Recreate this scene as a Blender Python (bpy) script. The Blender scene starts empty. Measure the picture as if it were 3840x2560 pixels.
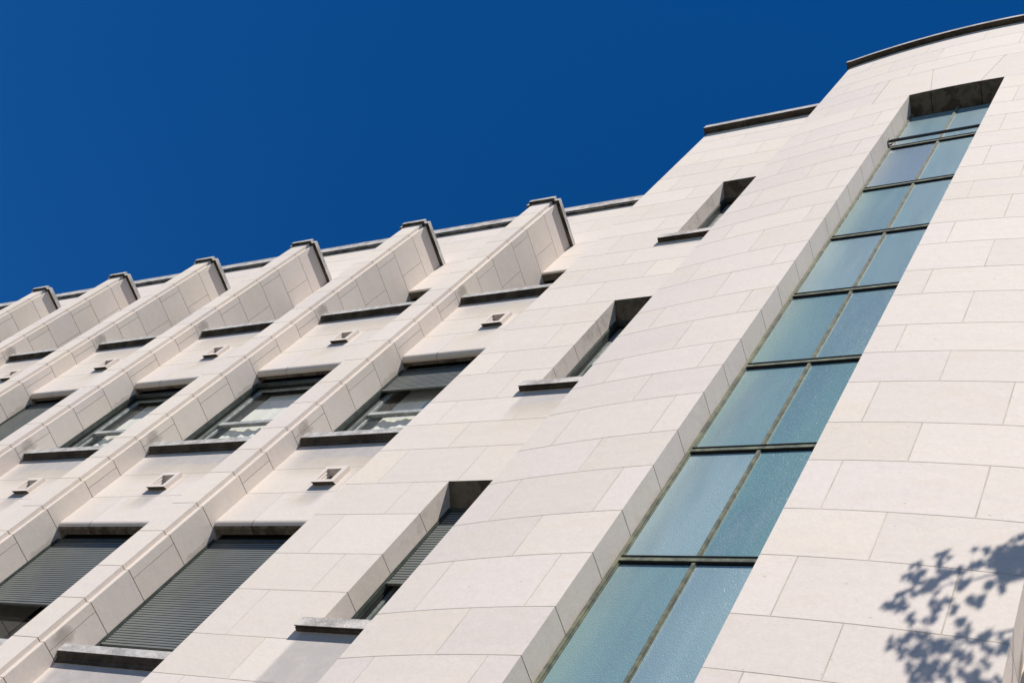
import bpy, math, random
from mathutils import Vector, Matrix
random.seed(7)
S = 5.0                 # metres per plan unit
H0 = 1.6                # eye height
sc = bpy.context.scene
COL = sc.collection
def W(x, y, z): return Vector((x*S, y*S, z*S+H0))

# ------------------------------------------------------------------ materials
def newmat(name):
    m = bpy.data.materials.new(name); m.use_nodes = True
    nt = m.node_tree; nt.nodes.clear()
    out = nt.nodes.new('ShaderNodeOutputMaterial')
    b = nt.nodes.new('ShaderNodeBsdfPrincipled')
    nt.links.new(b.outputs[0], out.inputs[0])
    return m, nt, b, out
def N(nt, t, **kw):
    n = nt.nodes.new(t)
    for k, v in kw.items(): setattr(n, k, v)
    return n
def L(nt, a, b): nt.links.new(a, b)
def noise(nt, vec, scale, detail=4, rough=.55):
    n = N(nt, 'ShaderNodeTexNoise'); n.inputs['Scale'].default_value = scale
    n.inputs['Detail'].default_value = detail; n.inputs['Roughness'].default_value = rough
    L(nt, vec, n.inputs['Vector']); return n.outputs['Fac']
def mrange(nt, v, a, b, c=0., d=1., smooth=True):
    n = N(nt, 'ShaderNodeMapRange')
    if smooth: n.interpolation_type = 'SMOOTHSTEP'
    n.inputs['From Min'].default_value = a; n.inputs['From Max'].default_value = b
    n.inputs['To Min'].default_value = c; n.inputs['To Max'].default_value = d
    L(nt, v, n.inputs['Value']); return n.outputs['Result']
def mth(nt, op, a, b=None):
    n = N(nt, 'ShaderNodeMath', operation=op)
    for i, v in enumerate((a, b)):
        if v is None: continue
        if isinstance(v, (int, float)): n.inputs[i].default_value = v
        else: L(nt, v, n.inputs[i])
    return n.outputs[0]
def mix(nt, f, a, b, mode='MIX'):
    n = N(nt, 'ShaderNodeMix', data_type='RGBA', blend_type=mode)
    if isinstance(f, (int, float)): n.inputs[0].default_value = f
    else: L(nt, f, n.inputs[0])
    for i, v in ((6, a), (7, b)):
        if isinstance(v, tuple): n.inputs[i].default_value = (*v, 1)
        else: L(nt, v, n.inputs[i])
    return n.outputs[2]
def bump(nt, h, strength, dist, b):
    n = N(nt, 'ShaderNodeBump'); n.inputs['Strength'].default_value = strength
    n.inputs['Distance'].default_value = dist
    L(nt, h, n.inputs['Height']); L(nt, n.outputs[0], b.inputs['Normal'])

def stone_mat(name, patches=(), pits=0.0, warm=0.0, lichen=0.0, blots=()):
    """limestone ashlar; each stone's tint comes from the face attribute 'tint'.
    patches: weathering stains (x0,x1,ztop,length,soft,strength,colour) in object metres"""
    m, nt, b, out = newmat(name)
    tc = N(nt, 'ShaderNodeTexCoord'); P = tc.outputs['Object']
    at = N(nt, 'ShaderNodeAttribute', attribute_name='tint')
    sp = N(nt, 'ShaderNodeSeparateColor'); L(nt, at.outputs['Color'], sp.inputs[0])
    # shift texture per stone so that patterns break at the joints
    cmb = N(nt, 'ShaderNodeVectorMath', operation='SCALE'); L(nt, at.outputs['Color'], cmb.inputs[0]); cmb.inputs['Scale'].default_value = 37.
    add = N(nt, 'ShaderNodeVectorMath', operation='ADD'); L(nt, P, add.inputs[0]); L(nt, cmb.outputs[0], add.inputs[1])
    Q = add.outputs[0]
    pink = (.640, .562, .509); cream = (.664, .588, .480)
    f = mrange(nt, sp.outputs[0], 0, 1, 0.05+warm, .50+warm, False)
    c = mix(nt, f, pink, cream)
    big = noise(nt, Q, .9, 3)
    c = mix(nt, mrange(nt, big, .54, .76, 0, .38), c, (.66, .565, .435))
    band = N(nt, 'ShaderNodeMapping'); band.inputs['Scale'].default_value = (.7, .7, 5.0); L(nt, Q, band.inputs['Vector'])
    c = mix(nt, mrange(nt, noise(nt, band.outputs[0], 1.2, 5, .6), .45, .75, 0, .22), c, (.53, .485, .45))
    c = mix(nt, mrange(nt, noise(nt, Q, 14, 5, .7), .35, .75, 0, .16), c, (.47, .43, .40))
    c = mix(nt, mrange(nt, noise(nt, Q, 34, 3, .8), .36, .64, 0, .13), c, (.40, .355, .32))
    sv = N(nt, 'ShaderNodeMapping'); sv.inputs['Scale'].default_value = (.8, .8, 2.2); sv.inputs['Rotation'].default_value = (0, .25, 0); L(nt, Q, sv.inputs['Vector'])
    c = mix(nt, mrange(nt, noise(nt, sv.outputs[0], 2.2, 6, .65), .50, .74, 0, .30), c, (.60, .50, .38))
    # per stone value
    v = mrange(nt, sp.outputs[1], 0, 1, .955, 1.025, False)
    hv = N(nt, 'ShaderNodeHueSaturation'); L(nt, v, hv.inputs['Value']); L(nt, c, hv.inputs['Color']); c = hv.outputs[0]
    if lichen > 0:
        lm = mrange(nt, noise(nt, P, 3.2, 8, .7), .5, .72, 0, lichen)
        c = mix(nt, lm, c, (.30, .27, .22))
    if pits > 0:
        mp = N(nt, 'ShaderNodeMapping'); mp.inputs['Scale'].default_value = (1, 1, 2.4); L(nt, Q, mp.inputs['Vector'])
        vo = N(nt, 'ShaderNodeTexVoronoi'); vo.inputs['Scale'].default_value = 9; L(nt, mp.outputs[0], vo.inputs['Vector'])
        vo.inputs['Randomness'].default_value = 1
        near = mrange(nt, vo.outputs['Distance'], .06, .13, 1, 0)
        spc = N(nt, 'ShaderNodeSeparateColor'); L(nt, vo.outputs['Color'], spc.inputs[0])
        pm = mth(nt, 'MULTIPLY', near, mrange(nt, spc.outputs[0], .90, .92, 0, pits))
        c = mix(nt, pm, c, (.30, .29, .27))
    xyz = N(nt, 'ShaderNodeSeparateXYZ'); L(nt, P, xyz.inputs[0])
    if patches:
        wob = mth(nt, 'MULTIPLY', mth(nt, 'SUBTRACT', noise(nt, P, 5.0, 5, .6), .5), .16)
        X = mth(nt, 'ADD', xyz.outputs[0], mth(nt, 'MULTIPLY', wob, .35)); Z = mth(nt, 'ADD', xyz.outputs[2], wob)
        grain = mrange(nt, noise(nt, P, 6, 6, .65), .25, .6, .72, 1.0)
        for (x0, x1, zt, ln, soft, st, colr) in patches:
            a = mth(nt, 'MULTIPLY', mrange(nt, X, x0-soft, x0+soft), mrange(nt, X, x1+soft, x1-soft))
            z_ = mth(nt, 'MULTIPLY', mrange(nt, Z, zt-ln, zt-ln*.25), mrange(nt, Z, zt+.03, zt+.002))
            f = mth(nt, 'MULTIPLY', mth(nt, 'MULTIPLY', a, z_), mth(nt, 'MULTIPLY', grain, st))
            c = mix(nt, f, c, colr)
    if blots:
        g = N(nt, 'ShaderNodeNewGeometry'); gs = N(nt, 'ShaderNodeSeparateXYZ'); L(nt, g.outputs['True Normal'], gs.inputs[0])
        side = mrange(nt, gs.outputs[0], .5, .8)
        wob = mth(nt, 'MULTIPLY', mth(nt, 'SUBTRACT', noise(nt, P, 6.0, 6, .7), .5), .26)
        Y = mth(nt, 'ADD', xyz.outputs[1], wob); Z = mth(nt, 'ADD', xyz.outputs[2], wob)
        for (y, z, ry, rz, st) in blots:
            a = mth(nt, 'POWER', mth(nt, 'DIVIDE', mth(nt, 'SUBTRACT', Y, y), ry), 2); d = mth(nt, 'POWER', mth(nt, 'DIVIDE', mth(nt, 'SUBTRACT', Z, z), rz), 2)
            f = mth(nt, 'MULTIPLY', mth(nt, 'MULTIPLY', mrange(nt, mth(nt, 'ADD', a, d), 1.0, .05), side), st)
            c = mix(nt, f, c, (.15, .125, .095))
    L(nt, c, b.inputs['Base Color'])
    b.inputs['Roughness'].default_value = .85; b.inputs['Specular IOR Level'].default_value = .25
    h = mth(nt, 'ADD', mth(nt, 'MULTIPLY', noise(nt, P, 60, 6, .7), .5), noise(nt, P, 9, 4, .6))
    bump(nt, h, .35, .006, b)
    return m
def simple(name, colr, rough=.7, var=.25, scale=6, dark=None, metal=0, bumpd=.003, spec=.4):
    m, nt, b, out = newmat(name)
    tc = N(nt, 'ShaderNodeTexCoord'); P = tc.outputs['Object']
    dk = dark or tuple(v*(1-var) for v in colr)
    f = mrange(nt, noise(nt, P, scale, 6, .65), .35, .65)
    c = mix(nt, f, dk, colr)
    L(nt, c, b.inputs['Base Color']); b.inputs['Roughness'].default_value = rough
    b.inputs['Metallic'].default_value = metal; b.inputs['Specular IOR Level'].default_value = spec
    bump(nt, noise(nt, P, scale*6, 4), .4, bumpd, b)
    return m
def weathered(name, lo=(.30, .285, .265), hi=(.52, .495, .465)):
    """grey rain-weathered coping stone, blackened where water never rinses its underside"""
    m, nt, b, out = newmat(name)
    tc = N(nt, 'ShaderNodeTexCoord'); P = tc.outputs['Object']
    mp = N(nt, 'ShaderNodeMapping'); mp.inputs['Scale'].default_value = (1, 1, 1.3); L(nt, P, mp.inputs['Vector'])
    n1 = noise(nt, mp.outputs[0], 5, 8, .72); n2 = noise(nt, mp.outputs[0], 1.6, 5, .6)
    c = mix(nt, mrange(nt, n1, .36, .64), lo, hi)
    c = mix(nt, mrange(nt, n2, .5, .68, 0, .75), c, (.52, .48, .44))
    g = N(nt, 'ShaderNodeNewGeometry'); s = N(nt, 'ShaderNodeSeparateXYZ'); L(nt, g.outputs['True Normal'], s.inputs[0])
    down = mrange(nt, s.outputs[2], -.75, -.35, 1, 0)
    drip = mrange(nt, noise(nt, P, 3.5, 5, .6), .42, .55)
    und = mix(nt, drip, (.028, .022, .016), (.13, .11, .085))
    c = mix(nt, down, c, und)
    L(nt, c, b.inputs['Base Color']); b.inputs['Roughness'].default_value = .92; b.inputs['Specular IOR Level'].default_value = .2
    bump(nt, mth(nt, 'ADD', noise(nt, P, 22, 8, .7), mth(nt, 'MULTIPLY', noise(nt, P, 5, 4), .6)), .7, .018, b)
    return m
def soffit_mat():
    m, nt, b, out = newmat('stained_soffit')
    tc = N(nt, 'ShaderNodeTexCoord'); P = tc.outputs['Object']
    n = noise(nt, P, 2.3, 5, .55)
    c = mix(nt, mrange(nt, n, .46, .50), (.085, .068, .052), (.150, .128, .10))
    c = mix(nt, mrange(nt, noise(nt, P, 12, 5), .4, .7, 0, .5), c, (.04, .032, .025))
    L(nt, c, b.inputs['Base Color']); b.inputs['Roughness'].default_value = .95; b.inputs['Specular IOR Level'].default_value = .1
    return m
def glass_mat():
    m, nt, b, out = newmat('window_glass'); nt.nodes.remove(b)
    ge = N(nt, 'ShaderNodeNewGeometry'); dt = N(nt, 'ShaderNodeVectorMath', operation='DOT_PRODUCT')
    L(nt, ge.outputs['Incoming'], dt.inputs[0]); L(nt, ge.outputs['Normal'], dt.inputs[1])
    sch = mth(nt, 'POWER', mth(nt, 'SUBTRACT', 1.0, mth(nt, 'ABSOLUTE', dt.outputs['Value'])), 5.0)
    gl = N(nt, 'ShaderNodeBsdfGlossy'); gl.inputs['Roughness'].default_value = .02; gl.inputs['Color'].default_value = (.9, .95, .96, 1)
    tr = N(nt, 'ShaderNodeBsdfTransparent'); tr.inputs['Color'].default_value = (.93, .96, .95, 1)
    mx = N(nt, 'ShaderNodeMixShader')
    f = mth(nt, 'ADD', mth(nt, 'MULTIPLY', sch, .92), .07)
    L(nt, f, mx.inputs[0]); L(nt, tr.outputs[0], mx.inputs[1]); L(nt, gl.outputs[0], mx.inputs[2]); L(nt, mx.outputs[0], out.inputs[0])
    return m
def textured_glass():
    """hammered blue-green privacy glass, every pane cut from a different sheet (attribute 'tint')"""
    m, nt, b, out = newmat('textured_glass')
    tc = N(nt, 'ShaderNodeTexCoord'); P = tc.outputs['Object']
    at = N(nt, 'ShaderNodeAttribute', attribute_name='tint'); sp = N(nt, 'ShaderNodeSeparateColor'); L(nt, at.outputs['Color'], sp.inputs[0])
    c = mix(nt, sp.outputs[0], (.088, .205, .195), (.26, .36, .37))
    c = mix(nt, mrange(nt, sp.outputs[2], .9, .95), c, (.085, .150, .200))
    st = N(nt, 'ShaderNodeMapping'); st.inputs['Scale'].default_value = (3, 3, .5); st.inputs['Rotation'].default_value = (0, .15, 0); L(nt, P, st.inputs['Vector'])
    c = mix(nt, mrange(nt, noise(nt, st.outputs[0], .8, 2), .38, .66, .0, .42), c, (.075, .125, .165))
    c = mix(nt, mrange(nt, noise(nt, st.outputs[0], 1.7, 3), .52, .72, 0, .16), c, (.30, .37, .38))
    c = mix(nt, mrange(nt, noise(nt, P, 34, 4, .85), .38, .62, 0, .34), c, (.18, .29, .31))
    # tiny dust specks
    vo = N(nt, 'ShaderNodeTexVoronoi'); vo.inputs['Scale'].default_value = 20; L(nt, P, vo.inputs['Vector'])
    s2 = N(nt, 'ShaderNodeSeparateColor'); L(nt, vo.outputs['Color'], s2.inputs[0])
    sk = mth(nt, 'MULTIPLY', mrange(nt, vo.outputs['Distance'], .12, .26, 1, 0), mrange(nt, s2.outputs[1], .88, .93, 0, .55))
    c = mix(nt, sk, c, (.50, .60, .62))
    L(nt, c, b.inputs['Base Color']); b.inputs['IOR'].default_value = 1.5
    L(nt, mrange(nt, sp.outputs[1], 0, 1, .24, .34, False), b.inputs['Roughness'])
    b.inputs['Specular IOR Level'].default_value = 1.0; b.inputs['Coat Weight'].default_value = .8; b.inputs['Coat Roughness'].default_value = .36; b.inputs['Coat IOR'].default_value = 1.6
    h = noise(nt, P, 120, 3, .5)
    bump(nt, h, .7, .006, b)
    return m

SILL_GREY = (.335, .31, .295); TAN = (.52, .43, .31)
# spandrel stains are given in the bay's own metres: x from the left pier's axis, z height
bx0, bx1 = .065*S, .52*S
def spz(z): return z*S+H0
M_sp = stone_mat('spandrel_limestone', patches=[
    (bx0, bx1, spz(1.1125), 2.4, .10, .90, SILL_GREY), (bx0+.1, bx1, spz(1.907), .80, .22, .85, SILL_GREY), (bx0+.3, bx1, spz(1.84), .55, .3, .42, TAN),
    (bx0+.1, bx1, spz(2.698), .62, .22, .62, SILL_GREY), (bx0+.3, bx1, spz(2.65), .55, .3, .45, TAN),
    (1.17, 1.45, spz(1.727), .50, .07, .85, SILL_GREY), (1.00, 1.35, spz(1.69), .34, .12, .34, TAN),
    (1.17, 1.45, spz(2.5155), .36, .07, .6, SILL_GREY), (1.00, 1.38, spz(2.47), .25, .12, .3, TAN)], warm=.05)
M_tw = stone_mat('tower_limestone', patches=[
    (-1.383*S, -1.19*S, spz(1.131), 1.9, .035, .78, SILL_GREY), (-1.378*S, -1.19*S, spz(1.9218), .72, .04, .62, SILL_GREY), (-1.375*S, -1.2*S, spz(1.86), .6, .1, .32, TAN),
    (-1.375*S, -1.2*S, spz(2.7184), .28, .06, .4, SILL_GREY)], warm=.10)
M_bay = stone_mat('bay_limestone', pits=.75)
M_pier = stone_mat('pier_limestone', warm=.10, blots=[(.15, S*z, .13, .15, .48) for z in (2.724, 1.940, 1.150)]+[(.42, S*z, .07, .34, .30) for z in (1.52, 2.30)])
M_up = stone_mat('upper_limestone', warm=-.02)
M_rev = stone_mat('reveal_limestone', lichen=.55, warm=.1)
M_mort = simple('mortar', (.52, .455, .375), .95, .28, 3)
M_mortd = simple('weathered_mortar', (.20, .16, .12), .95, .35, 8)
M_cop = weathered('weathered_coping'); M_copl = weathered('pale_coping', (.30, .275, .25), (.60, .55, .50))
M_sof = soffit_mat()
M_und = simple('dirty_shaded_stone', (.085, .068, .050), .95, .55, 5)  # dirt and the shade under ledges, both put into this dark colour
M_frame = simple('dark_green_paint', (.050, .062, .052), .45, .45, 10, spec=.5)
M_lip = simple('black_metal_and_shade', (.012, .012, .011), .6, .3, 10)  # black metal; also paints the shade in gaps, grooves and under lips
M_sash = simple('weathered_sash_paint', (.40, .41, .385), .55, .4, 12)
M_sashd = simple('grey_green_sash', (.16, .185, .165), .5, .4, 12)
M_shut = simple('shutter_enamel', (.155, .163, .148), .45, .22, 1.1, spec=.5)
M_bronze = simple('patinated_bronze', (.165, .170, .105), .55, .0, 9, dark=(.062, .070, .050), spec=.5)
M_glass = glass_mat(); M_tex = textured_glass()
M_dark = simple('dark_backing', (.035, .035, .035), .95, .2, 2)  # fill colour of the added light-blocking blocks
M_curt = simple('cream_curtain', (.76, .71, .64), .9, .08, 3)
M_metal = simple('black_steel', (.03, .033, .037), .35, .3, 20, spec=.6)

# ------------------------------------------------------------------ mesh helper
class MB:
    def __init__(s): s.v = []; s.f = []; s.mi = []; s.t = []
    def face(s, pts, mi=0, tint=None):
        i = len(s.v); s.v += [tuple(p) for p in pts]; s.f.append(tuple(range(i, i+len(pts)))); s.mi.append(mi); s.t.append(tint or (.5, .5, .5))
    def box(s, x0, x1, y0, y1, z0, z1, mi=0, tint=None, raw=False):
        w = (lambda *a: a) if raw else W
        p = [w(x, y, z) for z in (z0, z1) for (x, y) in ((x0, y0), (x1, y0), (x1, y1), (x0, y1))]
        for q in ((0, 3, 2, 1), (4, 5, 6, 7), (0, 1, 5, 4), (1, 2, 6, 5), (2, 3, 7, 6), (3, 0, 4, 7)):
            s.face([p[i] for i in q], mi, tint)
    def prism(s, poly, z0, z1, mi=0, tint=None):
        a = [W(x, y, z0) for x, y in poly]; b = [W(x, y, z1) for x, y in poly]; n = len(poly)
        s.face(a[::-1], mi, tint); s.face(b, mi, tint)
        for i in range(n):
            j = (i+1) % n; s.face([a[i], a[j], b[j], b[i]], mi, tint)
    def extx(s, prof, x0, x1, mi=0, tint=None, caps=True):
        """profile of (y,z) points swept along x"""
        a = [W(x0, y, z) for y, z in prof]; b = [W(x1, y, z) for y, z in prof]; n = len(prof)
        for i in range(n if caps else n-1):
            j = (i+1) % n; s.face([a[i], b[i], b[j], a[j]], mi, tint)
        if caps: s.face(a, mi, tint); s.face(b[::-1], mi, tint)
    def build(s, name, mats, parent=None, org=(0, 0, 0), smooth=False):
        me = bpy.data.meshes.new(name)
        o0 = Vector(org)
        me.from_pydata([tuple(Vector(v)-o0) for v in s.v], [], s.f)
        if not isinstance(mats, (list, tuple)): mats = [mats]
        for m in mats: me.materials.append(m)
        me.polygons.foreach_set('material_index', s.mi)
        a = me.attributes.new('tint', 'FLOAT_COLOR', 'FACE')
        a.data.foreach_set('color', [c for t in s.t for c in (*t, 1.)])
        if smooth: me.polygons.foreach_set('use_smooth', [True]*len(s.f))
        me.update()
        o = bpy.data.objects.new(name, me); COL.objects.link(o)
        o.location = o0
        if parent: o.parent = parent; o.location = o0-world_loc(parent)
        return o
def world_loc(o):
    v = o.location.copy()
    while o.parent: o = o.parent; v += o.location
    return v
def rt(): return (random.random(), random.random(), random.random())
def empty(name, loc, parent=None):
    o = bpy.data.objects.new(name, None); COL.objects.link(o); o.empty_display_size = .3
    o.location = Vector(loc)-(world_loc(parent) if parent else Vector((0, 0, 0)))
    o.parent = parent
    return o
def copy_tree(o, parent=None):
    c = o.copy(); COL.objects.link(c); c.parent = parent
    for ch in list(o.children): copy_tree(ch, c)
    return c
def dupx(o, dx, parent, dz=0):
    c = copy_tree(o, parent); c.location = o.location+Vector((dx*S, 0, dz*S)); return c

# ------------------------------------------------------------------ courses
CZ = [-.32, -.2355, -.111, -.004, .122, .223, .3235, .446, .553, .6775, .7845, .9105, 1.0115, 1.112, 1.2345, 1.3415, 1.466, 1.573,
      1.699, 1.800, 1.900, 2.0235, 2.130, 2.2535, 2.362, 2.489, 2.590, 2.690, 2.817, 2.922, 3.048, 3.154, 3.280, 3.387, 3.506, 3.620, 3.730, 3.857, 3.985]
G = .0008               # half joint
def panel(mb, fn, u0, u1, z0, z1, joints=lambda i: [], openings=(), g=G, seg=None, mat=0, mort=1, dd=.0005, courses=None):
    cz = courses or CZ
    bl = sorted(set([z0, z1]+[z for z in cz if z0 < z < z1]))
    for a, b in zip(bl[:-1], bl[1:]):
        ci = max([i for i, z in enumerate(cz) if z <= a+1e-6] or [0])
        js = [j for j in joints(ci) if u0+.01 < j < u1-.01]
        cuts = sorted(set([a, b]+[z for o in openings for z in o[2:4] if a+1e-4 < z < b-1e-4]))
        ed = [u0]+sorted(js)+[u1]
        tints = {(l, r): rt() for l, r in zip(ed[:-1], ed[1:])}
        for p, q in zip(cuts[:-1], cuts[1:]):
            mid = (p+q)/2; ops = [o for o in openings if o[2] <= mid <= o[3]]
            for l, r in zip(ed[:-1], ed[1:]):
                iv = [(l, r)]
                for o in ops:
                    nv = []
                    for (c, d) in iv:
                        if o[1] <= c or o[0] >= d: nv.append((c, d)); continue
                        if o[0] > c: nv.append((c, o[0]))
                        if o[1] < d: nv.append((o[1], d))
                    iv = nv
                for (c, d) in iv:
                    if d-c < .002: continue
                    gl = g if c == l and c != u0 else 0; gr = g if d == r and d != u1 else 0
                    gb = g*.9 if p == a and a != z0 else 0; gt = g*.9 if q == b and b != z1 else 0
                    quad(mb, fn, c+gl, d-gr, p+gb, q-gt, seg, mat, tints[(l, r)], dd, (gl, gr, gb, gt))
                    strip(mb, fn, c, d, p, q, dd*.5, seg, mort, (.5, .5, .5))
def us(c, d, seg):
    n = 1 if not seg else max(1, int(math.ceil((d-c)/seg-1e-6)))
    return [c+(d-c)*i/n for i in range(n+1)]
def strip(mb, fn, c, d, p, q, dep, seg, mi, tint):
    u = us(c, d, seg)
    for i in range(len(u)-1):
        mb.face([fn(u[i], p, dep), fn(u[i+1], p, dep), fn(u[i+1], q, dep), fn(u[i], q, dep)], mi, tint)
def quad(mb, fn, c, d, p, q, seg, mi, tint, dd, gaps):
    u = us(c, d, seg)
    for i in range(len(u)-1):
        mb.face([fn(u[i], p, 0), fn(u[i+1], p, 0), fn(u[i+1], q, 0), fn(u[i], q, 0)], mi, tint)
        if gaps[2]: mb.face([fn(u[i], p, dd), fn(u[i+1], p, dd), fn(u[i+1], p, 0), fn(u[i], p, 0)], mi, tint)
        if gaps[3]: mb.face([fn(u[i], q, 0), fn(u[i+1], q, 0), fn(u[i+1], q, dd), fn(u[i], q, dd)], mi, tint)
    if gaps[0]: mb.face([fn(c, p, dd), fn(c, p, 0), fn(c, q, 0), fn(c, q, dd)], mi, tint)
    if gaps[1]: mb.face([fn(d, p, 0), fn(d, p, dd), fn(d, q, dd), fn(d, q, 0)], mi, tint)
def planeY(Y): return lambda u, z, d: W(u, Y+d, z)
def faceR(X): return lambda u, z, d: W(X-d, u, z)        # faces +x, u = y
def faceL(X): return lambda u, z, d: W(X+d, -u, z)       # faces -x, u = -y

# ------------------------------------------------------------------ the building
BLD = empty('building', (-1.62*S, 1.2*S, 0))
BLD['label'] = 'pale limestone building with slim wall piers, a curved bay and a tall blue-green glass strip'
BLD['category'] = 'building'
BASE = -.32
PCX = [-2.103, -2.6463, -3.187, -3.724, -4.261, -4.795, -5.33, -5.87]

# --- piers
def pier_poly(o=0, y1=1.20):
    return [(-.0516+o, y1), (-.0516+o, 1.0105+o), (-.0391+o, 1.0105+o), (-.0391+o, 1+o), (.0391-o, 1+o), (.0391-o, 1.0105+o), (.0516-o, 1.0105+o), (.0516-o, y1)]
SPLIT = {3.048: (1.033,), 2.817: (1.033,), 2.590: (1.033,), 2.362: (1.033,), 2.130: (1.033,), 1.900: (1.033,), 1.699: (1.033,), 1.3415: (1.033,), 1.112: (1.033,), .9105: (1.033,),
         3.154: (1.108,), 2.922: (1.108,), 2.690: (1.108,), 2.489: (), .6775: (1.033,), .446: (1.033,)}
def make_pier(cx):
    mb = MB(); g = .0009
    sh = lambda poly: [(x+cx, y) for x, y in poly]
    bl = [z for z in CZ if z < 3.37]+[3.3745]
    for a, b in zip(bl[:-1], bl[1:]):
        sp = SPLIT.get(a, ()); za = a+(g if a > BASE else 0); zb = b-(g if b < 3.37 else 0)
        y1 = 1.20
        if not sp: mb.prism(sh(pier_poly(0, y1)), za, zb, 0, rt())
        else:
            mb.prism(sh(pier_poly(0, sp[0]-.0007)), za, zb, 0, rt())
            mb.prism(sh([(-.0516, y1), (-.0516, sp[0]+.0007), (.0516, sp[0]+.0007), (.0516, y1)]), za, zb, 0, rt())
    mb.prism(sh(pier_poly(.0014, 1.199)), BASE, 3.374, 1)
    p = mb.build('pier', [M_pier, M_mortd], BLD, W(cx, 1, 0))
    c = MB()
    def cap(o1, o2, o3, z0, z1, mi=0):
        c.prism(sh([(-.0516-o3, 1.1655), (-.0516-o3, 1.0105-o1), (-.0391-o2, 1.0105-o1), (-.0391-o2, 1-o1), (.0391+o2, 1-o1), (.0391+o2, 1.0105-o1), (.0516+o3, 1.0105-o1), (.0516+o3, 1.1655)]), z0, z1, mi)
    cap(.004, .004, .005, 3.3742, 3.3768, 1); cap(.0105, .0105, .0125, 3.3768, 3.3935); cap(.006, .006, .008, 3.3935, 3.399)
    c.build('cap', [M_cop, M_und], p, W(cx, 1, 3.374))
    return p
P0 = make_pier(PCX[0])
piers = [P0]
for cx in PCX[1:]: piers.append(make_pier(cx))

# --- bay pieces, modelled in the right-hand bay then repeated; x measured from pier axis PCX[0]
BW = .4905
def bx(x): return PCX[0]+x
ORG = W(PCX[0], 1, 0); ORG = Vector((ORG.x, ORG.y, 0))
XL, XR = bx(.0500), bx(BW)
def make_spandrel(k):
    z0, z1 = ((-.32, 1.1128), (1.592, 1.9035), (2.381, 2.6945))[k]
    mb = MB()
    vz = (1.699, 1.800) if k == 1 else (2.489, 2.590)
    def jt(i):
        z = CZ[i]
        if k and abs(z-vz[0]) < .01: return [bx(.218), bx(.3185)]
        if k: return [bx(.168)]
        return [bx(.168), ] if i % 2 else [bx(.218), bx(.3185)]
    op = []
    if k:
        dz = (k-1)*.7885
        op = [(bx(.2375), bx(.290), 1.7285+dz, 1.783+dz)]
    panel(mb, planeY(1.059), XL, XR, z0, z1, jt, op, g=.0008)
    if k:   # bull-nosed lintel under the spandrel
        zb = z0-.015
        for (a, b) in ((XL, bx(.168)-.0008), (bx(.168)+.0008, XR)):
            prof = [(1.059, z0)]+[(1.059+.0150*(1-math.cos(t)), z0-.0165*math.sin(t)) for t in [math.pi/2*i/10 for i in range(1, 11)]]+[(1.0745, z0-.0160), (1.0750, z0-.0150), (1.0757, z0-.0160), (1.0855, z0-.0170), (1.0855, z0+.05)]
            t = rt(); n = len(prof)
            for i in range(n-1):
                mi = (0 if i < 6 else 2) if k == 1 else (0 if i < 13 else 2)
                mb.face([W(a, *prof[i]), W(a, *prof[i+1]), W(b, *prof[i+1]), W(b, *prof[i])], mi, t)
        mb.box(XL, XR, 1.0645, 1.083, z0-.006, z0+.05, 1)
    return mb.build('spandrel_wall', [M_sp, M_mort, M_sof], BLD, ORG)
def make_vent(k):
    dz = (k-1)*.7885; m = MB()
    fx0, fx1, fz0, fz1 = bx(.2327), bx(.2972), 1.7236+dz, 1.788+dz
    o = (bx(.2423), bx(.2850), 1.7330+dz, 1.777+dz); yf = 1.0480
    t = (.3, .7, .4)
    def ring(a, b, y0, y1, low=True):
        m.box(a[0], b[0], y0, y1, b[2], a[3], 0, t); m.box(b[1], a[1], y0, y1, b[2], a[3], 0, t)
        if low: m.box(a[0], a[1], y0, y1, a[2], b[2]-.00001, 0, t)
        m.box(b[0], b[1], y0, y1, b[3], a[3], 0, t)
    ring((fx0, fx1, fz0, fz1), o, yf, 1.0595, False)
    zt = o[2]-.00001
    F = [(yf, fz0), (1.0595, fz0+.005), (1.0595, zt), (yf, zt)]
    for i in range(4):
        j = (i+1) % 4; m.face([W(fx0, *F[i]), W(fx0, *F[j]), W(fx1, *F[j]), W(fx1, *F[i])], 1 if i == 0 else 0, t)
    m.face([W(fx0, *q) for q in F][::-1], 0, t); m.face([W(fx1, *q) for q in F], 0, t)
    s = .0034
    o2 = (o[0]+s, o[1]-s, o[2]+s, o[3]-s); o3 = (o2[0]+s, o2[1]-s, o2[2]+s, o2[3]-s)
    e = .004
    ring((o[0]-e, o[1]+e, o[2]-e, o[3]+e), o2, yf+.005, 1.066); ring((o2[0]-e, o2[1]+e, o2[2]-e, o2[3]+e), o3, yf+.0095, 1.072)
    v = m.build('vent_surround', [M_sp2, M_sof2], BLD, ORG)
    g = MB(); g.box(o3[0]-.002, o3[1]+.002, 1.071, 1.073, o3[2]-.002, o3[3]+.002)
    for i in range(4):
        z = o3[2]+(i+.5)*(o3[3]-o3[2])/4; g.box(o3[0], o3[1], 1.0665, 1.071, z-.001, z+.0007)
    g.build('grille', M_lip, v, ORG)
    return v
M_sp2 = stone_mat('vent_limestone', warm=.1)
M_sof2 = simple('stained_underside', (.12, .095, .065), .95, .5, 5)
def sill_profile(z0, deep):
    return [(1.0625, z0), (1.0555, z0), (1.0552, z0+.0035), (1.0535, z0+.0055), (1.0530, z0+.0085), (1.0475, z0+.0092), (1.0468, z0+.0125), (1.0415, z0+.0142), (1.0412, z0+.0340),
            (1.0412+.004, z0+.0352), (deep, z0+.040), (deep, z0)]
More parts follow.
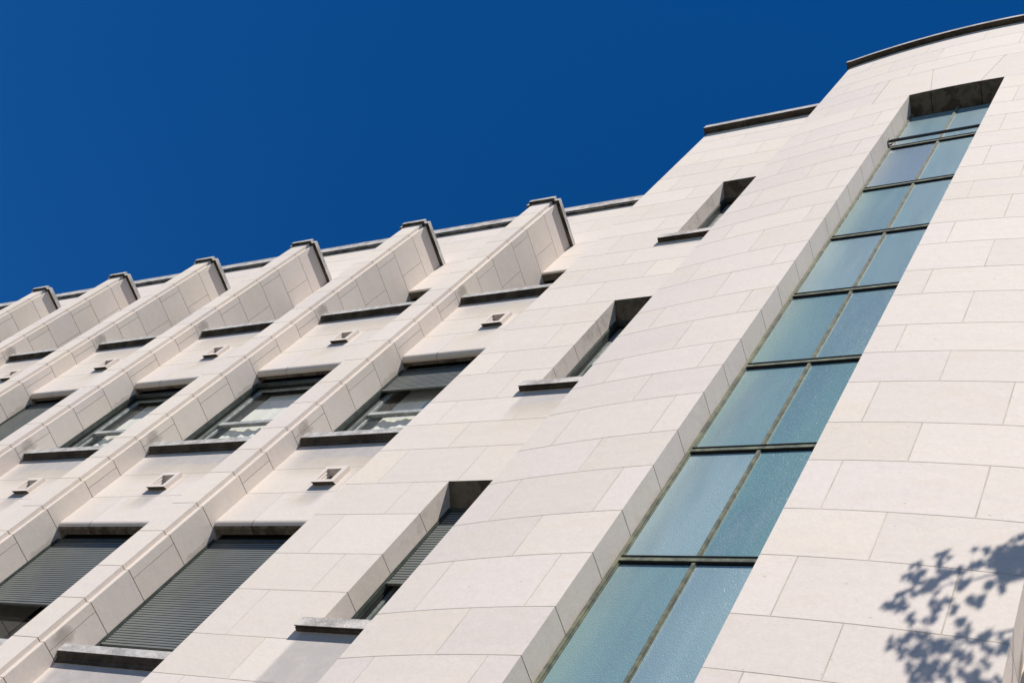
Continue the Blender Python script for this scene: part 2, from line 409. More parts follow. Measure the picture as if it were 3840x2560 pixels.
def make_sill(z0, deep=1.13):
    m = MB(); xs = [bx(.0505), XR-.0005]
    pf = sill_profile(z0, deep); m.extx(pf, xs[0], xs[1])
    for q in range(7): m.mi[q] = 1
    m.mi[len(pf)-1] = 1
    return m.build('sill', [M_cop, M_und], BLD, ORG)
def ring(m, x0, x1, z0, z1, t, y0, y1, mi=0, bot=None):
    bt = bot or t
    m.box(x0, x0+t, y0, y1, z0, z1, mi); m.box(x1-t, x1, y0, y1, z0, z1, mi)
    m.box(x0+t, x1-t, y0, y1, z0, z0+bt, mi); m.box(x0+t, x1-t, y0, y1, z1-t, z1, mi)
def make_window(x0, x1, z0, z1, y0, mid, org, shut=None, wide=1.):
    """double hung sash window; shut = height of the shutter's bottom edge"""
    m = MB(); a = .0065*wide
    ring(m, x0-.003, x1+.003, z0, z1, a+.003, y0, y0+.010)
    m.box(x0+a*.2, x0+a*.55, y0-.0022, y0, z0+.004, z1-.002); m.box(x1-a*.55, x1-a*.2, y0-.0022, y0, z0+.004, z1-.002)
    ring(m, x0, x1, z0, z1, a+.0024*wide, y0+.0122, y0+.0165, 1)  # black ring paints the shaded gap between the frames
    w = m.build('window', [M_frame, M_lip], BLD, org)
    i0, i1 = x0+a+.004*wide, x1-a-.004*wide
    s2 = MB(); ring(s2, i0-.002, i1+.002, z0+.004, z1-.004, .010*wide, y0+.0172, y0+.0225)
    s2.build('inner_frame', M_sashd, w, org)
    j0, j1 = i0+.007*wide, i1-.007*wide
    up = MB(); ring(up, j0-.001, j1+.001, mid-.0068, z1-.008, .0075*wide, y0+.0185, y0+.0245, bot=.0135); up.build('upper_sash', M_sash, w, org)
    lo = MB(); ring(lo, j0-.001, j1+.001, z0+.006, mid+.004, .0085*wide, y0+.0255, y0+.0310, bot=.012); lo.build('lower_sash', M_sash, w, org)
    pu = MB(); pu.face([W(j0+.005, y0+.0212, mid+.004), W(j1-.005, y0+.0212, mid+.004), W(j1-.005, y0+.0212, z1-.013), W(j0+.005, y0+.0212, z1-.013)]); pu.build('pane', M_glass, w, org)
    pl = MB(); pl.face([W(j0+.005, y0+.0282, z0+.012), W(j1-.005, y0+.0282, z0+.012), W(j1-.005, y0+.0282, mid), W(j0+.005, y0+.0282, mid)]); pl.build('pane', M_glass, w, org)
    if shut is not None:
        s = MB(); p = .00735; n = int((z1-.001-(shut+.009))/p); ys = y0+.0034
        zt = z1-.0005
        for i in range(n+1):
            b = zt-(i+1)*p
            if b < shut+.004: b = shut+.004
            if zt-i*p-b < .002: break
            t_ = zt-i*p
            pr = [(ys+.0012, t_), (ys-.0001, t_-.0004), (ys-.0005, t_-.0020), (ys-.0006, t_-.0044), (ys-.0003, t_-.0061), (ys+.0012, t_-.0063), (ys+.0012, b+.0001)]
            for q in range(6): s.face([W(x0+.0045, *pr[q]), W(x0+.0045, *pr[q+1]), W(x1-.0045, *pr[q+1]), W(x1-.0045, *pr[q])], 1 if q > 3 else 0)  # groove faces coloured black for the shade between slats
        s.box(x0+.0045, x1-.0045, ys-.0022, ys+.0030, shut, shut+.0052)
        s.build('shutter', [M_shut, M_lip], w, org)
    return w
spz_list = []
sp = [make_spandrel(k) for k in (0, 1, 2)]
vents = [make_vent(1), make_vent(2)]
sills = [make_sill(1.1125), make_sill(1.9035), make_sill(2.6942, 1.235)]
for i, cx in enumerate(PCX[1:], 1):
    dx = cx-PCX[0]
    for o in sp+vents+sills: dupx(o, dx, BLD)
# windows per bay
HW = (1.5625, 2.3525, 3.138)
SB = (1.1525, 1.9435, 2.7345)
def bay_window(i, k, shut):
    dx = PCX[i]-PCX[0]
    x0, x1 = bx(.0516)+dx, bx(.4885)+dx
    if i == 0: x1 = -1.6186
    else: x1 = PCX[i-1]-.0516
    y0 = 1.0897 if k < 2 else 1.195
    org = ORG+Vector((dx*S, 0, 0))
    w = make_window(x0, x1, SB[k], HW[k], y0, (1.358, 2.1478, 2.93)[k], org, shut)
    # shutter box and dark void above the head
    h = MB(); h.box(x0, x1, y0+.006, y0+.040, HW[k]+.0002, HW[k]+.045); h.build('head_box', M_lip, w, org)
    return w
SH = {(0, 0): 1.2085, (1, 0): 1.318, (2, 0): 1.24, (3, 0): 1.25, (0, 1): 2.240, (3, 1): 1.99, (4, 1): 2.05, (5, 1): 1.98, (4, 0): 1.3}
WIN_LABEL = {(0, 0): 'wide window with its grey shutter lowered almost to the sill, nearest the curved bay',
             (1, 0): 'wide window with its shutter lowered two thirds, dark glass below', (0, 1): 'window with its shutter a third down over pleated curtains',
             (1, 1): 'unshuttered sash window beside the half shuttered one', (2, 1): 'unshuttered sash window, second from the half shuttered one', (3, 1): 'fully shuttered window at the left edge'}
for i in range(len(PCX)-1):
    for k in (0, 1, 2):
        if k == 0 and i > 3: continue
        w = bay_window(i, k, SH.get((i, k)))
        if (i, k) in WIN_LABEL: w['label'] = WIN_LABEL[(i, k)]
# --- upper set-back wall, its lintels and cornice
ZT = 3.722
m = MB()
def jup(i): return [-6.1+.27*n+(.135 if i % 2 else 0) for n in range(1, 18)]
panel(m, planeY(1.166), -6.2, -1.60, 3.166, ZT, jup, g=.0008)
for n in range(17):
    a = -6.2+n*.27; b = a+.27
    prof = [(1.166, 3.166)]+[(1.166+.0125*(1-math.cos(t)), 3.166-.0125*math.sin(t)) for t in [math.pi/2*i/8 for i in range(1, 9)]]+[(1.193, 3.152), (1.193, 3.2)]
    t = rt()
    for i in range(len(prof)-1):
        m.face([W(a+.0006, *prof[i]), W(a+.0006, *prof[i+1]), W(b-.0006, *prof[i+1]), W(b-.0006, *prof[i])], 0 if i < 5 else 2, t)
m.box(-6.2, -1.6, 1.168, 1.19, 3.158, 3.2, 1)
m.build('upper_wall', [M_up, M_mort, M_sof], BLD, W(-3.9, 1.166, 3.4))
m = MB()
random.seed(3)
x = -6.25
while x < -1.61:
    x2 = min(x+random.uniform(.22, .34), -1.60); r = x2-.0009 if x2 < -1.605 else x2
    m.extx([(1.170, ZT+.0005), (1.158, ZT+.0005), (1.157, ZT+.004), (1.1525, ZT+.0055), (1.152, ZT+.043), (1.156, ZT+.047), (1.30, ZT+.050), (1.30, ZT+.0005)], x, r, 1 if x > -2.66 else 0); x = x2
m.extx([(1.160, ZT+.0505), (1.154, ZT+.052), (1.154, ZT+.0565), (1.31, ZT+.060), (1.31, ZT+.0505)], -6.25, -2.40, 0)
m.extx([(1.160, ZT+.0505), (1.154, ZT+.052), (1.154, ZT+.0565), (1.31, ZT+.060), (1.31, ZT+.0505)], -2.398, -1.60, 0)
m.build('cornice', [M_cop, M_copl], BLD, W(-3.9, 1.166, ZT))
# --- tower wall (flat, with three narrow windows) built once and mirrored for the far side of the bay
YB = .9643; WX0, WX1 = -1.3641, -1.2245; YR = 1.0063
TW = [(1.131, 1.573), (1.9218, 2.362), (2.7184, 3.154)]
AX = -.7455                                     # axis of the curved bay
def mir(x, f): return x if not f else 2*AX-x
def tower(f):
    m = MB()
    fl = (lambda fn: fn)
    def flip(mb_before):                        # mirror all vertices added after index
        if f:
            for i in range(mb_before[0], len(m.v)):
                v = m.v[i]; m.v[i] = (2*AX*S-v[0], v[1], v[2])
            for i in range(mb_before[1], len(m.f)): m.f[i] = m.f[i][::-1]
    st = (len(m.v), len(m.f))
    def jt(i):
        return [-1.539, -1.3470, -1.15] if i % 2 == 0 else [-1.446, -1.255]
    def jt2(i):
        z = CZ[i]
        A = [-1.539, -1.3460]; B = [-1.4458, -1.25]
        seq = {1.699: B, 1.573: A, 1.800: A, 1.900: B, 2.0235: A, 2.130: B, 2.2535: A, 2.362: B, 2.489: A, 2.590: B, 2.690: A, 2.817: B, 2.922: A, 3.048: B, 3.154: A}
        return seq.get(z, B if i % 2 == 0 else A)
    panel(m, planeY(YB), -1.6186, -1.1880, BASE, 3.714, jt2, [(WX0, WX1, a, b) for a, b in TW], g=.0009)
    panel(m, faceL(-1.6186), -1.32, -YB, BASE, 3.714, lambda i: [-1.1] if i % 2 else [-1.2], g=.0009)
    m.box(-1.61, -1.19, 1.20, 1.30, BASE, 3.714, 1)
    m.face([W(-1.617, .966, 3.713), W(-1.188, .966, 3.713), W(-1.188, 1.32, 3.713), W(-1.617, 1.32, 3.713)], 1)
    flip(st)
    w = m.build('tower_wall', [M_tw, M_mort], BLD, (0, 0, 0))
    # reveals
    for (a, b) in TW:
        m = MB()
        panel(m, faceR(WX0), YB, YR+.004, a, b, g=.0008)
        panel(m, faceL(WX1), -YR-.004, -YB, a, b, g=.0008)
        m.face([W(WX0, YB, b), W(WX0, YR+.004, b-.026), W(WX1, YR+.004, b-.026), W(WX1, YB, b)], 2)
        m.face([W(WX0, YR+.004, b-.026), W(WX0, YR+.004, b+.03), W(WX1, YR+.004, b+.03), W(WX1, YR+.004, b-.026)], 2)
        if f:
            for i in range(len(m.v)): v = m.v[i]; m.v[i] = (2*AX*S-v[0], v[1], v[2])
            m.f = [q[::-1] for q in m.f]
        m.build('reveal', [M_rev, M_mortd, M_sof], BLD, (0, 0, 0))
    for (a, b) in TW:
        x0, x1 = (WX0, WX1) if not f else (2*AX-WX1, 2*AX-WX0)
        sh = 1.319 if (b < 1.6) else None
        ww = make_window(x0, x1, a+.022, b-.0265, YR+.0005, a+.235, (0, 0, 0), sh, wide=.8)
        if not f: ww['label'] = {1.573: 'narrow slot window with its shutter half down, lowest of the three', 2.362: 'narrow slot window, middle of the three', 3.154: 'narrow slot window, highest of the three'}[b]
        s = MB(); xa, xb = mir(-1.3945, f), mir(-1.1950, f); xa, xb = min(xa, xb), max(xa, xb)
        yf = .9515 if a < 1.5 else .9503
        k0 = len(s.f); s.extx([(YB+.0002, a), (yf+.0052, a), (yf+.0048, a+.002), (yf+.0020, a+.002), (yf+.0016, a), (yf, a), (yf, a+.0215), (yf+.002, a+.0225), (YB+.0002, a+.024)], xa, xb)
        for q in range(4): s.mi[k0+q] = 1
        s.box(min(mir(WX0, f), mir(WX1, f))+.0003, max(mir(WX0, f), mir(WX1, f))-.0003, YB+.0003, YR+.03, a+.001, a+.0235)
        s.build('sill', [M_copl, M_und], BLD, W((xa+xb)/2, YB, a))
    c = MB(); xa, xb = sorted((mir(-1.6275, f), mir(-1.186, f)))
    xs = [xa, xa+(xb-xa)*.33, xa+(xb-xa)*.70, xb]
    for q in range(3):
        k0 = len(c.f); c.extx([(1.34, 3.7145), (.961, 3.7145), (.960, 3.7175), (.9445, 3.7185), (.9430, 3.7195), (.9430, 3.7450), (.946, 3.748), (1.34, 3.752)], xs[q], xs[q+1]-(.0008 if q < 2 else 0))
        for t_ in range(4): c.mi[k0+t_] = 1
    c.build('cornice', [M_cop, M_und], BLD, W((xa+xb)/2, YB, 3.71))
tower(False); tower(True)

# --- curved bay with the tall glazed strip
RC = 3.33; XA, XB = -1.1895, -.3018; TX0, TX1 = -.8701, -.6207; TZ0, TZ1 = .698, 3.387; ZC = 3.985
def yc(x): return .8774+RC-math.sqrt(RC*RC-(x-AX)**2)
def arc(u, z, d):
    nx = (u-AX)/RC; return W(u+d*-nx*1.0, yc(u)+d, z)
m = MB()
def jc(i):
    z = CZ[i]
    if z == 3.857: return [-1.10, -.9167, -.748, -.575, -.40]
    if z == 3.730: return [-1.01, -.86, -.631, -.47]
    if z == 3.620: return [-1.118, -.9213, -.7487, -.5697, -.373]
    if z in (3.387, 3.506): return [-1.118, -.9750, -.516, -.373] if z == 3.387 else [-1.01, -.9750, -.516, -.481]
    k = i-CZ.index(1.112)
    return [-1.118, -.9213, -.5697, -.373] if k % 2 == 0 else [-1.01, -.481]
def wrap_panel(z0, z1, ops):
    panel(m, arc, XA, XB, z0, z1, jc, ops, g=.0010, seg=.0225)
wrap_panel(BASE, 3.387, [(TX0, TX1, TZ0, TZ1)])
wrap_panel(3.387, ZC, [(-.9750, -.516, 3.387, 3.620)])
# the flat-arch lintel of three tall stones with slanting joints
def lint(bl, br, tl, tr, ga, gb):
    n = 12; t = rt(); z0, z1 = 3.387+(0.0009), 3.620-.0009
    P = []
    for i in range(n+1):
        f = i/n; b = bl+ga+(br-gb-bl-ga)*f; tt = tl+ga+(tr-gb-tl-ga)*f; P.append((b, tt))
    for i in range(n):
        (b0, t0), (b1, t1) = P[i], P[i+1]
        m.face([arc(b0, z0, 0), arc(b1, z0, 0), arc(t1, z1, 0), arc(t0, z1, 0)], 0, t)
        m.face([arc(b0, z1, 0), arc(b1, z1, 0), arc(b1, z1, .0022), arc(b0, z1, .0022)], 0, t)
    for (b, tt) in (P[0], P[-1]): m.face([arc(b, z0, 0), arc(tt, z1, 0), arc(tt, z1, .0022), arc(b, z0, .0022)], 0, t)
lint(-.9750, -.8122, -.9750, -.8490, .001, .0008); lint(-.8122, -.6819, -.8490, -.6509, .0008, .0008); lint(-.6819, -.516, -.6509, -.516, .0008, .001)
strip(m, arc, -.9750, -.516, 3.387, 3.620, .0012, .0225, 1, (.5, .5, .5))
panel(m, faceL(XA), -1.32, -yc(XA), BASE, ZC, lambda i: [-1.1] if i % 2 else [-1.2], g=.0009)
panel(m, faceR(XB), yc(XB), 1.32, BASE, ZC, lambda i: [1.1] if i % 2 else [1.2], g=.0009)
for i in range(20):
    a = XA+(XB-XA)*i/20; b = XA+(XB-XA)*(i+1)/20
    m.face([W(a, yc(a)+.002, ZC-.001), W(b, yc(b)+.002, ZC-.001), W(b, 1.32, ZC-.001), W(a, 1.32, ZC-.001)], 1)
m.build('bay_wall', [M_bay, M_mort], BLD, (0, 0, 0))
YF = .9260
M_brev = stone_mat('bay_reveal_limestone', lichen=.10)
m = MB(); panel(m, faceR(TX0), yc(TX0), YF+.012, TZ0, TZ1, g=.0009); m.build('reveal', [M_brev, M_mortd], BLD, (0, 0, 0))
m = MB(); panel(m, faceL(TX1), -YF-.012, -yc(TX1), TZ0, TZ1, g=.0009); m.build('reveal', [M_brev, M_mortd], BLD, (0, 0, 0))
m = MB()
e = [TX0, -.8122, -.6819, TX1]
for q in range(3):
    a, b = e[q]+(.0008 if q else 0), e[q+1]-(.0008 if q < 2 else 0); n = 6
    for i in range(n):
        u, v = a+(b-a)*i/n, a+(b-a)*(i+1)/n
        m.face([W(u, yc(u), TZ1), W(u, YF+.012, TZ1-.030), W(v, YF+.012, TZ1-.030), W(v, yc(v), TZ1)], 0)
m.box(TX0, TX1, YF+.008, YF+.05, TZ1-.0285, TZ1+.05, 1)
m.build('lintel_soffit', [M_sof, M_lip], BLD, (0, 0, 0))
# cornice of the bay
m = MB()
cut = [-1.2010, -1.02, -.745, -.52, -.2905]
for q in range(4):
    a, b = cut[q], cut[q+1]-(.0009 if q < 3 else 0); n = 10
    pr = [(.40, 3.9855), (.002, 3.9855), (-.001, 3.9885), (-.0155, 3.9895), (-.0180, 3.9905), (-.0180, 4.0080), (-.0150, 4.0105), (.40, 4.0140)]
    def pt(u, o, z):
        return W(u, (yc(min(max(u, XA), XB))+o) if o < .3 else 1.34, z)
    for i in range(n):
        u, v = a+(b-a)*i/n, a+(b-a)*(i+1)/n
        for j in range(len(pr)-1):
            m.face([pt(u, *pr[j]), pt(u, *pr[j+1]), pt(v, *pr[j+1]), pt(v, *pr[j])], 1 if j < 4 else 0)
    for u in (a, b): m.face([pt(u, *p) for p in pr])
m.build('cornice', [M_cop, M_und], BLD, (0, 0, 0))
# tall window
org = W(AX, YF, TZ0)
TR = [.698, .996, 1.2947, 1.5955, 1.8905, 2.1920, 2.4892, 2.7867, 3.0880, 3.358]
m = MB()
m.box(TX0, TX0+.0065, YF, YF+.012, TZ0, TZ1-.028); m.box(TX1-.0065, TX1, YF, YF+.012, TZ0, TZ1-.028)
m.box(TX0+.0066, TX0+.0086, YF+.0022, YF+.012, TZ0, TZ1-.028); m.box(TX1-.0086, TX1-.0066, YF+.0022, YF+.012, TZ0, TZ1-.028)
tw = m.build('tall_window', M_bronze, BLD, org); tw['label'] = 'tall bronze framed strip of blue-green textured glass in the curved bay'
m = MB(); m.box(-.7470, -.7415, YF+.0008, YF+.009, TZ0, TZ1-.028); m.box(-.7414, -.7398, YF+.0028, YF+.009, TZ0, TZ1-.028); m.build('mullion', M_bronze, tw, org)
t0 = None
for i, z in enumerate(TR[:-1]):
    if i == 0: continue
    m = MB(); m.box(TX0+.0066, TX1-.0066, YF-.0006, YF+.009, z-.0140, z-.0048, 0); m.box(TX0+.0068, TX1-.0068, YF-.0022, YF+.009, z-.0047, z-.0036, 1)  # lip coloured black to give its underside shade
    m.box(TX0+.0068, TX1-.0068, YF+.0008, YF+.009, z-.0155, z-.0141, 1)  # black strip paints the bar's underside shade and its shadow on the glass
    m.build('transom', [M_bronze, M_lip], tw, org)
random.seed(21)
tints = {(1, 0): .35, (1, 1): .95, (2, 0): .95, (2, 1): .12, (3, 0): .25, (3, 1): .12, (4, 0): .25, (4, 1): .35, (5, 0): .55, (5, 1): .45, (6, 0): .3, (6, 1): .3, (7, 0): .75, (7, 1): .3, (8, 0): .5, (8, 1): .6}
for i in range(len(TR)-1):
    for j in (0, 1):
        m = MB(); a, b = ((TX0+.0070, -.7460), (-.7420, TX1-.0070))[j]
        m.box(a, b, YF+.0044+random.uniform(-.0003, .0003), YF+.0054, TR[i]-.0045, TR[i+1]-.0175, 0, (tints.get((i, j), .4), random.random(), 1.0 if (i, j) == (7, 0) else .5*random.random()))
        m.build('pane', M_tex, tw, org)
# safety rail across the glass
m = MB()
def rod(m, a, b, r, n=10):
    a, b = Vector(a), Vector(b); d = (b-a).normalized(); u = d.orthogonal().normalized(); v = d.cross(u)
    A = [a+u*r*math.cos(2*math.pi*k/n)+v*r*math.sin(2*math.pi*k/n) for k in range(n)]; B = [p+(b-a) for p in A]
    for k in range(n): m.face([A[k], A[(k+1) % n], B[(k+1) % n], B[k]])
    m.face(A[::-1]); m.face(B)
rod(m, W(TX0+.001, .9165, 3.1055), W(TX1-.001, .9165, 3.1055), .021)
for x, s_ in ((TX0, 1), (TX1, -1)):
    xa, xb = sorted((x+.0002*s_, x+.0022*s_)); m.box(xa, xb, .909, .9255, 3.083, 3.109)
    xa, xb = sorted((x+.0022*s_, x+.0075*s_)); m.box(xa, xb, .923, .9255, 3.083, 3.109)
m.build('safety_rail', M_metal, tw, org)
# --- dark solid blocks behind walls and roof, added to stop light leaks
m = MB()
m.box(-6.2, -1.62, 1.30, 2.6, BASE, ZT, 0)
for k, (a, b) in enumerate(((-.32, 1.11), (1.60, 1.90), (2.39, 2.69))): m.box(-6.2, -1.62, 1.064, 1.30, a, b-.0)
m.box(-6.2, -1.62, 1.25, 1.30, -.3, 3.7)
m.box(-6.2, -1.62, 1.20, 1.30, 3.20, ZT-.002)
m.build('backing_blocks', M_dark, BLD, W(-3.9, 1.5, 0))
m = MB()
for (xa, xb) in ((-1.61, -1.19), (-.301, .119)):
    m.box(xa, xb, 1.10, 1.30, BASE, 3.70)
m.box(-1.61, -1.41, .97, 1.10, BASE, 3.70); m.box(-.081, .119, .97, 1.10, BASE, 3.70)
m.box(XA+.004, XB-.004, .985, 1.30, BASE, 3.97)
m.box(XA+.004, TX0-.006, .915, .985, BASE, 3.97); m.box(TX1+.006, XB-.004, .915, .985, BASE, 3.97)
m.box(-1.61, .119, 1.30, 2.6, BASE, 3.70)
m.build('core', M_dark, BLD, W(AX, 1.5, 0))  # unseen blocks, also added against light leaks

# ------------------------------------------------------------------ curtains behind three sash windows
def curtain(i, z0, z1, lab, xa=.10, xb=.47, amp=.0034, per=.056, y=1.1285, side=0):
    m = MB(); dx = PCX[i]-PCX[0]; n = 180; xs = [bx(xa)+dx+(bx(xb)-bx(xa))*q/n for q in range(n+1)]
    def yy(x, f): return y+amp*max(0, f-.15)**.8*(math.sin(2*math.pi*x/per+1.6*math.sin(x*31))+.35*math.sin(x*260))
    rows = 8
    for r in range(rows):
        f0, f1 = r/rows, (r+1)/rows
        for q in range(n):
            m.face([W(xs[q], yy(xs[q], 1-f0), z0+(z1-z0)*f0), W(xs[q+1], yy(xs[q+1], 1-f0), z0+(z1-z0)*f0), W(xs[q+1], yy(xs[q+1], 1-f1), z0+(z1-z0)*f1), W(xs[q], yy(xs[q], 1-f1), z0+(z1-z0)*f1)])
    o = m.build('curtain', M_curt, None, W(bx(.3)+dx, y, z1), smooth=True)
    o['label'] = lab; o['category'] = 'curtain'; o['group'] = 'pleated curtains behind the sash windows'
curtain(0, 1.965, 2.34, 'cream pleated curtain behind the window whose shutter is a third down')
curtain(1, 1.965, 2.34, 'cream pleated curtain behind the unshuttered window next to the half shuttered one')
curtain(2, 1.965, 2.34, 'cream pleated curtain behind the farther left unshuttered window')

# ------------------------------------------------------------------ ground
def ground(name, x0, x1, y0, y1, z, mat):
    m = MB(); m.face([(x0, y0, z), (x1, y0, z), (x1, y1, z), (x0, y1, z)])
    o = m.build(name, mat); o['kind'] = 'structure'; return o
def paving():
    m, nt, b, out = newmat('stone_paving')
    tc = N(nt, 'ShaderNodeTexCoord'); P = tc.outputs['Object']
    br = N(nt, 'ShaderNodeTexBrick'); L(nt, P, br.inputs['Vector']); br.inputs['Scale'].default_value = 1.2
    br.inputs['Color1'].default_value = (.17, .16, .15, 1); br.inputs['Color2'].default_value = (.14, .135, .125, 1); br.inputs['Mortar'].default_value = (.08, .08, .075, 1); br.inputs['Mortar Size'].default_value = .012
    c = mix(nt, mrange(nt, noise(nt, P, 2, 6), .35, .7, 0, .3), br.outputs['Color'], (.10, .095, .09))
    L(nt, c, b.inputs['Base Color']); b.inputs['Roughness'].default_value = .85
    return m
M_asph = simple('asphalt', (.06, .06, .062), .9, .3, 12)
ground('ground', -400, 400, -400, 400, -.12, simple('soil', (.08, .085, .05), .95, .3, .5))
ground('road', -400, 400, -16, -6, -.10, M_asph)
m = MB(); m.box(-60, 60, -6, 60, -.115, 0, raw=True); o = m.build('pavement', paving()); o['kind'] = 'structure'

# ------------------------------------------------------------------ the tree whose shadow falls on the bay
SUN = Vector((.22, -.5, .84)).normalized()
def leaf_mat():
    m, nt, b, out = newmat('leaf')
    tc = N(nt, 'ShaderNodeTexCoord')
    c = mix(nt, noise(nt, tc.outputs['Object'], 2.5, 2), (.045, .085, .022), (.085, .13, .035))
    L(nt, c, b.inputs['Base Color']); b.inputs['Roughness'].default_value = .5
    return m
TREE = empty('tree', (3.2, -.9, 0)); TREE['label'] = 'leafy tree in front of the building, shading the lower right stones of the bay'; TREE['category'] = 'tree'
def limb(m, pts, r0, r1, n=8):
    rings = []
    for i, p in enumerate(pts):
        p = Vector(p); d = (Vector(pts[min(i+1, len(pts)-1)])-Vector(pts[max(i-1, 0)])).normalized(); u = d.orthogonal().normalized(); v = d.cross(u)
        r = r0+(r1-r0)*i/(len(pts)-1); rings.append([p+u*r*math.cos(2*math.pi*k/n)+v*r*math.sin(2*math.pi*k/n) for k in range(n)])
    for a, b in zip(rings[:-1], rings[1:]):
        for k in range(n): m.face([a[k], a[(k+1) % n], b[(k+1) % n], b[k]])
def bez(a, b, sag=.4, n=8, jit=.06):
    a, b = Vector(a), Vector(b); out = []
    for i in range(n+1):
        f = i/n; p = a.lerp(b, f)+Vector((0, 0, sag*math.sin(math.pi*f)))
        if 0 < i < n: p += Vector((random.uniform(-jit, jit), random.uniform(-jit, jit), random.uniform(-jit, jit)))
        out.append(p)
    return out
SHP = [(-.3137,1.3142),(-.3201,1.3007),(-.3265,1.2873),(-.3548,1.2775),(-.342,1.2693),(-.3333,1.277),(-.3108,1.2784),(-.3187,1.265),(-.3265,1.2517),(-.3395,1.252),(-.3522,1.2496),(-.3624,1.2418),(-.3727,1.2341),(-.3813,1.2267),(-.39,1.2193),(-.3976,1.2064),
 (-.4242,1.2312),(-.4132,1.2182),(-.4296,1.2067),(-.4175,1.1972),(-.4025,1.197),(-.4052,1.1852),(-.4175,1.1802),(-.4274,1.1714),(-.396,1.2600),(-.3962,1.2447),(-.3618,1.2074),(-.3687,1.2004),(-.3365,1.2097),(-.3269,1.2089),(-.3231,1.2265),(-.3142,1.2312),(-.3058,1.2387),
 (-.3387,1.1816),(-.3444,1.1777),(-.3493,1.1794),(-.387,1.1664),(-.3782,1.1709),(-.3887,1.1579),(-.3702,1.1616),(-.4392,1.1485),(-.4318,1.1526),(-.4228,1.157),(-.4086,1.1312),(-.3888,1.1325),(-.3499,1.1341),(-.3567,1.1378)]
SHQ = [(-.4173,1.0841),(-.4117,1.0954),(-.401,1.1053),(-.3914,1.1047),(-.3806,1.0968),(-.3716,1.0987),(-.3628,1.1007),(-.3526,1.113),(-.3372,1.1114),(-.3263,1.119),(-.3105,1.1127),(-.3205,1.1004),(-.306,1.1015),(-.4068,1.0712),(-.3978,1.0731),(-.3873,1.0828),(-.3775,1.08),(-.3661,1.085),(-.3551,1.0825),(-.3467,1.0772),(-.3841,1.0662),(-.3936,1.052),(-.3814,1.0523),(-.3707,1.0596),(-.3608,1.0547),(-.3429,1.0542),(-.3846,1.0373),(-.3702,1.0406),(-.3555,1.0418),(-.3274,1.0486),(-.321,1.0642)]
TT = 4.5
def lift(x, z, t=TT): return W(x, yc(x), z)+SUN*t
random.seed(11)
crown = MB()
UU = SUN.orthogonal().normalized(); VV = SUN.cross(UU)
def leaf(c, size, face_sun=True):
    if face_sun:
        n = (SUN+Vector((random.uniform(-.7, .7), random.uniform(-.7, .7), random.uniform(-.4, .7)))).normalized()
    else: n = Vector((random.uniform(-1, 1), random.uniform(-1, 1), random.uniform(-.3, 1))).normalized()
    u = n.orthogonal().normalized(); a = random.uniform(0, 6.28); u, v = u*math.cos(a)+n.cross(u)*math.sin(a), n.cross(u)*math.cos(a)-u*math.sin(a)
    w = size*.42; b = n*size*.08
    crown.face([c-u*size, c-u*size*.3+v*w-b, c+u*size*.45+v*w*.75-b, c+u*size*1.05, c+u*size*.45-v*w*.75-b, c-u*size*.3-v*w-b])
SHP += [(-.335+.034*random.random(), 1.228+.07*random.random()) for q in range(22)]
for (x, z) in SHP+SHQ:
    for q in range(4):
        cx_, cz_ = x+random.gauss(0, .0042), z+random.gauss(0, .0040); c0 = lift(cx_, cz_, TT+random.uniform(-.1, .2))
        a0 = random.uniform(0, 6.28)
        for q2 in range(5):        # palmate leaf: five pointed lobes
            a1 = a0+(q2-2)*.85; ln = random.uniform(.030, .046)*(1-.12*abs(q2-2))
            d = (UU*math.cos(a1)+VV*math.sin(a1)+SUN*random.uniform(-.3, .3)).normalized(); sd = SUN.cross(d).normalized()
            crown.face([c0, c0+d*ln*.45+sd*ln*.20, c0+d*ln, c0+d*ln*.45-sd*ln*.20])
SHP += [(random.uniform(-.332, -.300), random.uniform(1.225, 1.30)) for q in range(14)]
for q in range(40):        # leaf sprays that carry on to the right and below the framed wall
    x, z = random.uniform(-.335, -.29), random.uniform(.93, 1.05)
    for r in range(8): leaf(lift(x+random.gauss(0, .004), z+random.gauss(0, .004), TT+random.uniform(-.1, .2)), random.uniform(.02, .036))
# the crown proper, well outside the picture
tr = MB()
base = Vector((3.2, -.9, 0)); fork = Vector((3.0, -.7, 4.6))
limb(tr, bez(base, fork, 0, 8, .04), .24, .15, 12)
hubs = []
for k in range(11):
    a = random.uniform(0, 6.28); h = random.uniform(6.5, 11.5); r = random.uniform(.8, 2.2)
    e = Vector((3.4+r*math.cos(a), -1.2+r*math.sin(a)*.9, h)); limb(tr, bez(fork, e, .3, 8, .12), .085, .02, 7); hubs.append(e)
    for j in range(4):
        e2 = e+Vector((random.uniform(-.9, .9), random.uniform(-.9, .9), random.uniform(-.5, .9))); limb(tr, bez(e, e2, .05, 4, .05), .02, .006, 5); hubs.append(e2)
for (tipx, tipz, SS) in ((-.40, 1.19, SHP), (-.385, 1.075, SHQ)):
    tip = lift(-.29, tipz+.07, TT+.05); limb(tr, bez(Vector((3.0, -.7, 8.2)), tip, .35, 10, .06), .035, .010, 6)
    limb(tr, bez(tip, lift(tipx, tipz, TT+.05), .0, 6, .015), .009, .003, 5)
    for q in range(26):
        a, b = random.choice(SS), random.choice(SS)
        near = [p for p in SS if (p[0]-a[0])**2+(p[1]-a[1])**2 < .0016]; b = random.choice(near)
        limb(tr, [lift(*a, TT+.05), lift((a[0]+b[0])/2, (a[1]+b[1])/2+.001, TT+.05), lift(*b, TT+.05)], .003, .0022, 4)
limb(tr, bez(fork, (3.0, -.7, 8.2), .0, 6, .05), .10, .035, 8)
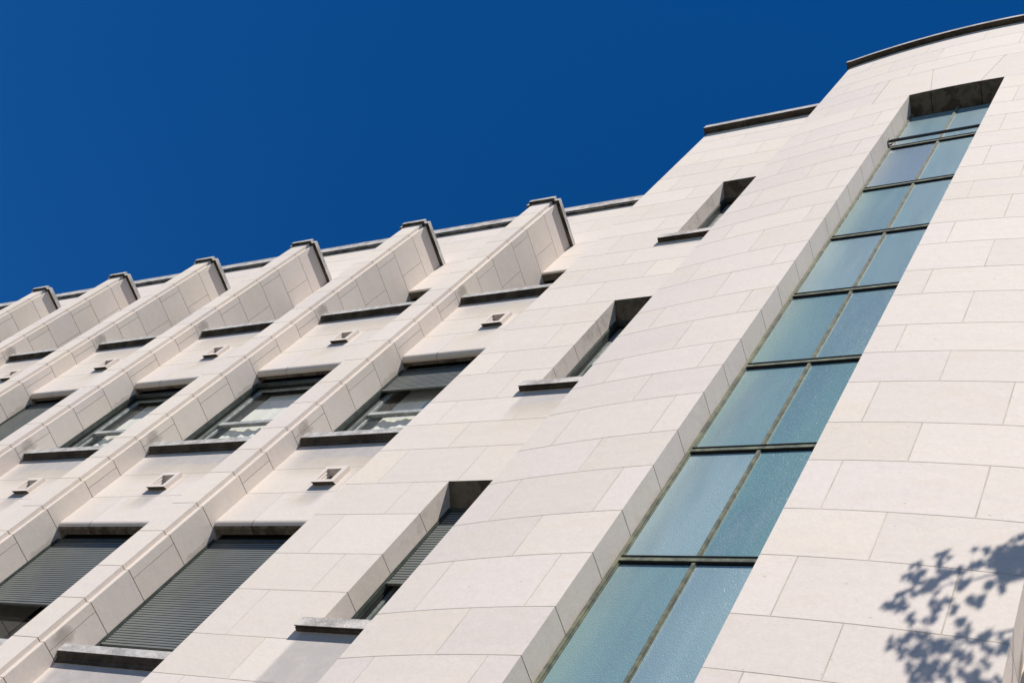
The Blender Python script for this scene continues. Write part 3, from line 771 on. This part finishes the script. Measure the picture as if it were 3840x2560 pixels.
for h_ in hubs:
    for q in range(230):
        c = h_+Vector((random.gauss(0, .42), random.gauss(0, .42), random.gauss(0, .36)))
        # keep the crown clear of the sun's path to the visible wall
        t = (4.4-c.y)/.5
        if c.x-.22*t < -1.1: continue
        leaf(c, random.uniform(.035, .06), False)
tr.build('trunk', simple('bark', (.11, .085, .06), .9, .45, 10), TREE, (3.2, -.9, 0), smooth=True)
crown.build('crown', leaf_mat(), TREE, (3.2, -.9, 0))

# ------------------------------------------------------------------ light
w = bpy.data.worlds.new('World'); sc.world = w; w.use_nodes = True
nt = w.node_tree; bg = nt.nodes['Background']
sky = nt.nodes.new('ShaderNodeTexSky'); sky.sky_type = 'NISHITA'; sky.sun_disc = False
sky.sun_elevation = math.asin(SUN.z); sky.sun_rotation = math.atan2(SUN.x, SUN.y)
sky.air_density = 1.0; sky.dust_density = 0.0; sky.ozone_density = 5.0; sky.altitude = 2500
hs = nt.nodes.new('ShaderNodeHueSaturation'); hs.inputs['Hue'].default_value = .506; hs.inputs['Saturation'].default_value = 1.30; hs.inputs['Value'].default_value = 1.54
nt.links.new(sky.outputs[0], hs.inputs['Color']); nt.links.new(hs.outputs[0], bg.inputs['Color'])
bg.inputs['Strength'].default_value = .053
sl = bpy.data.lights.new('sun', 'SUN'); sl.energy = 4.9; sl.angle = math.radians(.36); sl.color = (1, .955, .90)
so = bpy.data.objects.new('sun', sl); COL.objects.link(so); so.rotation_euler = (-SUN).to_track_quat('-Z', 'Y').to_euler(); so.location = (0, -10, 30)

# ------------------------------------------------------------------ camera
cam = bpy.data.cameras.new('camera'); co = bpy.data.objects.new('camera', cam); COL.objects.link(co)
R = ((.83317442, .3126403, .45615395), (-.08526089, .88761504, -.4526258), (-.54639818, .33822415, .76619414))
Mx = Matrix(((R[0][0], -R[1][0], -R[2][0], 0), (R[0][1], -R[1][1], -R[2][1], 0), (R[0][2], -R[1][2], -R[2][2], 0), (0, 0, 0, 1)))
Mx.translation = Vector((0, 0, H0)); co.matrix_world = Mx
cam.sensor_width = 36; cam.lens = 36*4582.997/3840; cam.clip_end = 3000; cam.clip_start = .05
sc.camera = co
sc.view_settings.view_transform = 'Standard'; sc.view_settings.look = 'None'; sc.view_settings.gamma = 1; sc.view_settings.exposure = .55
sc.render.resolution_x = 1024; sc.render.resolution_y = 682
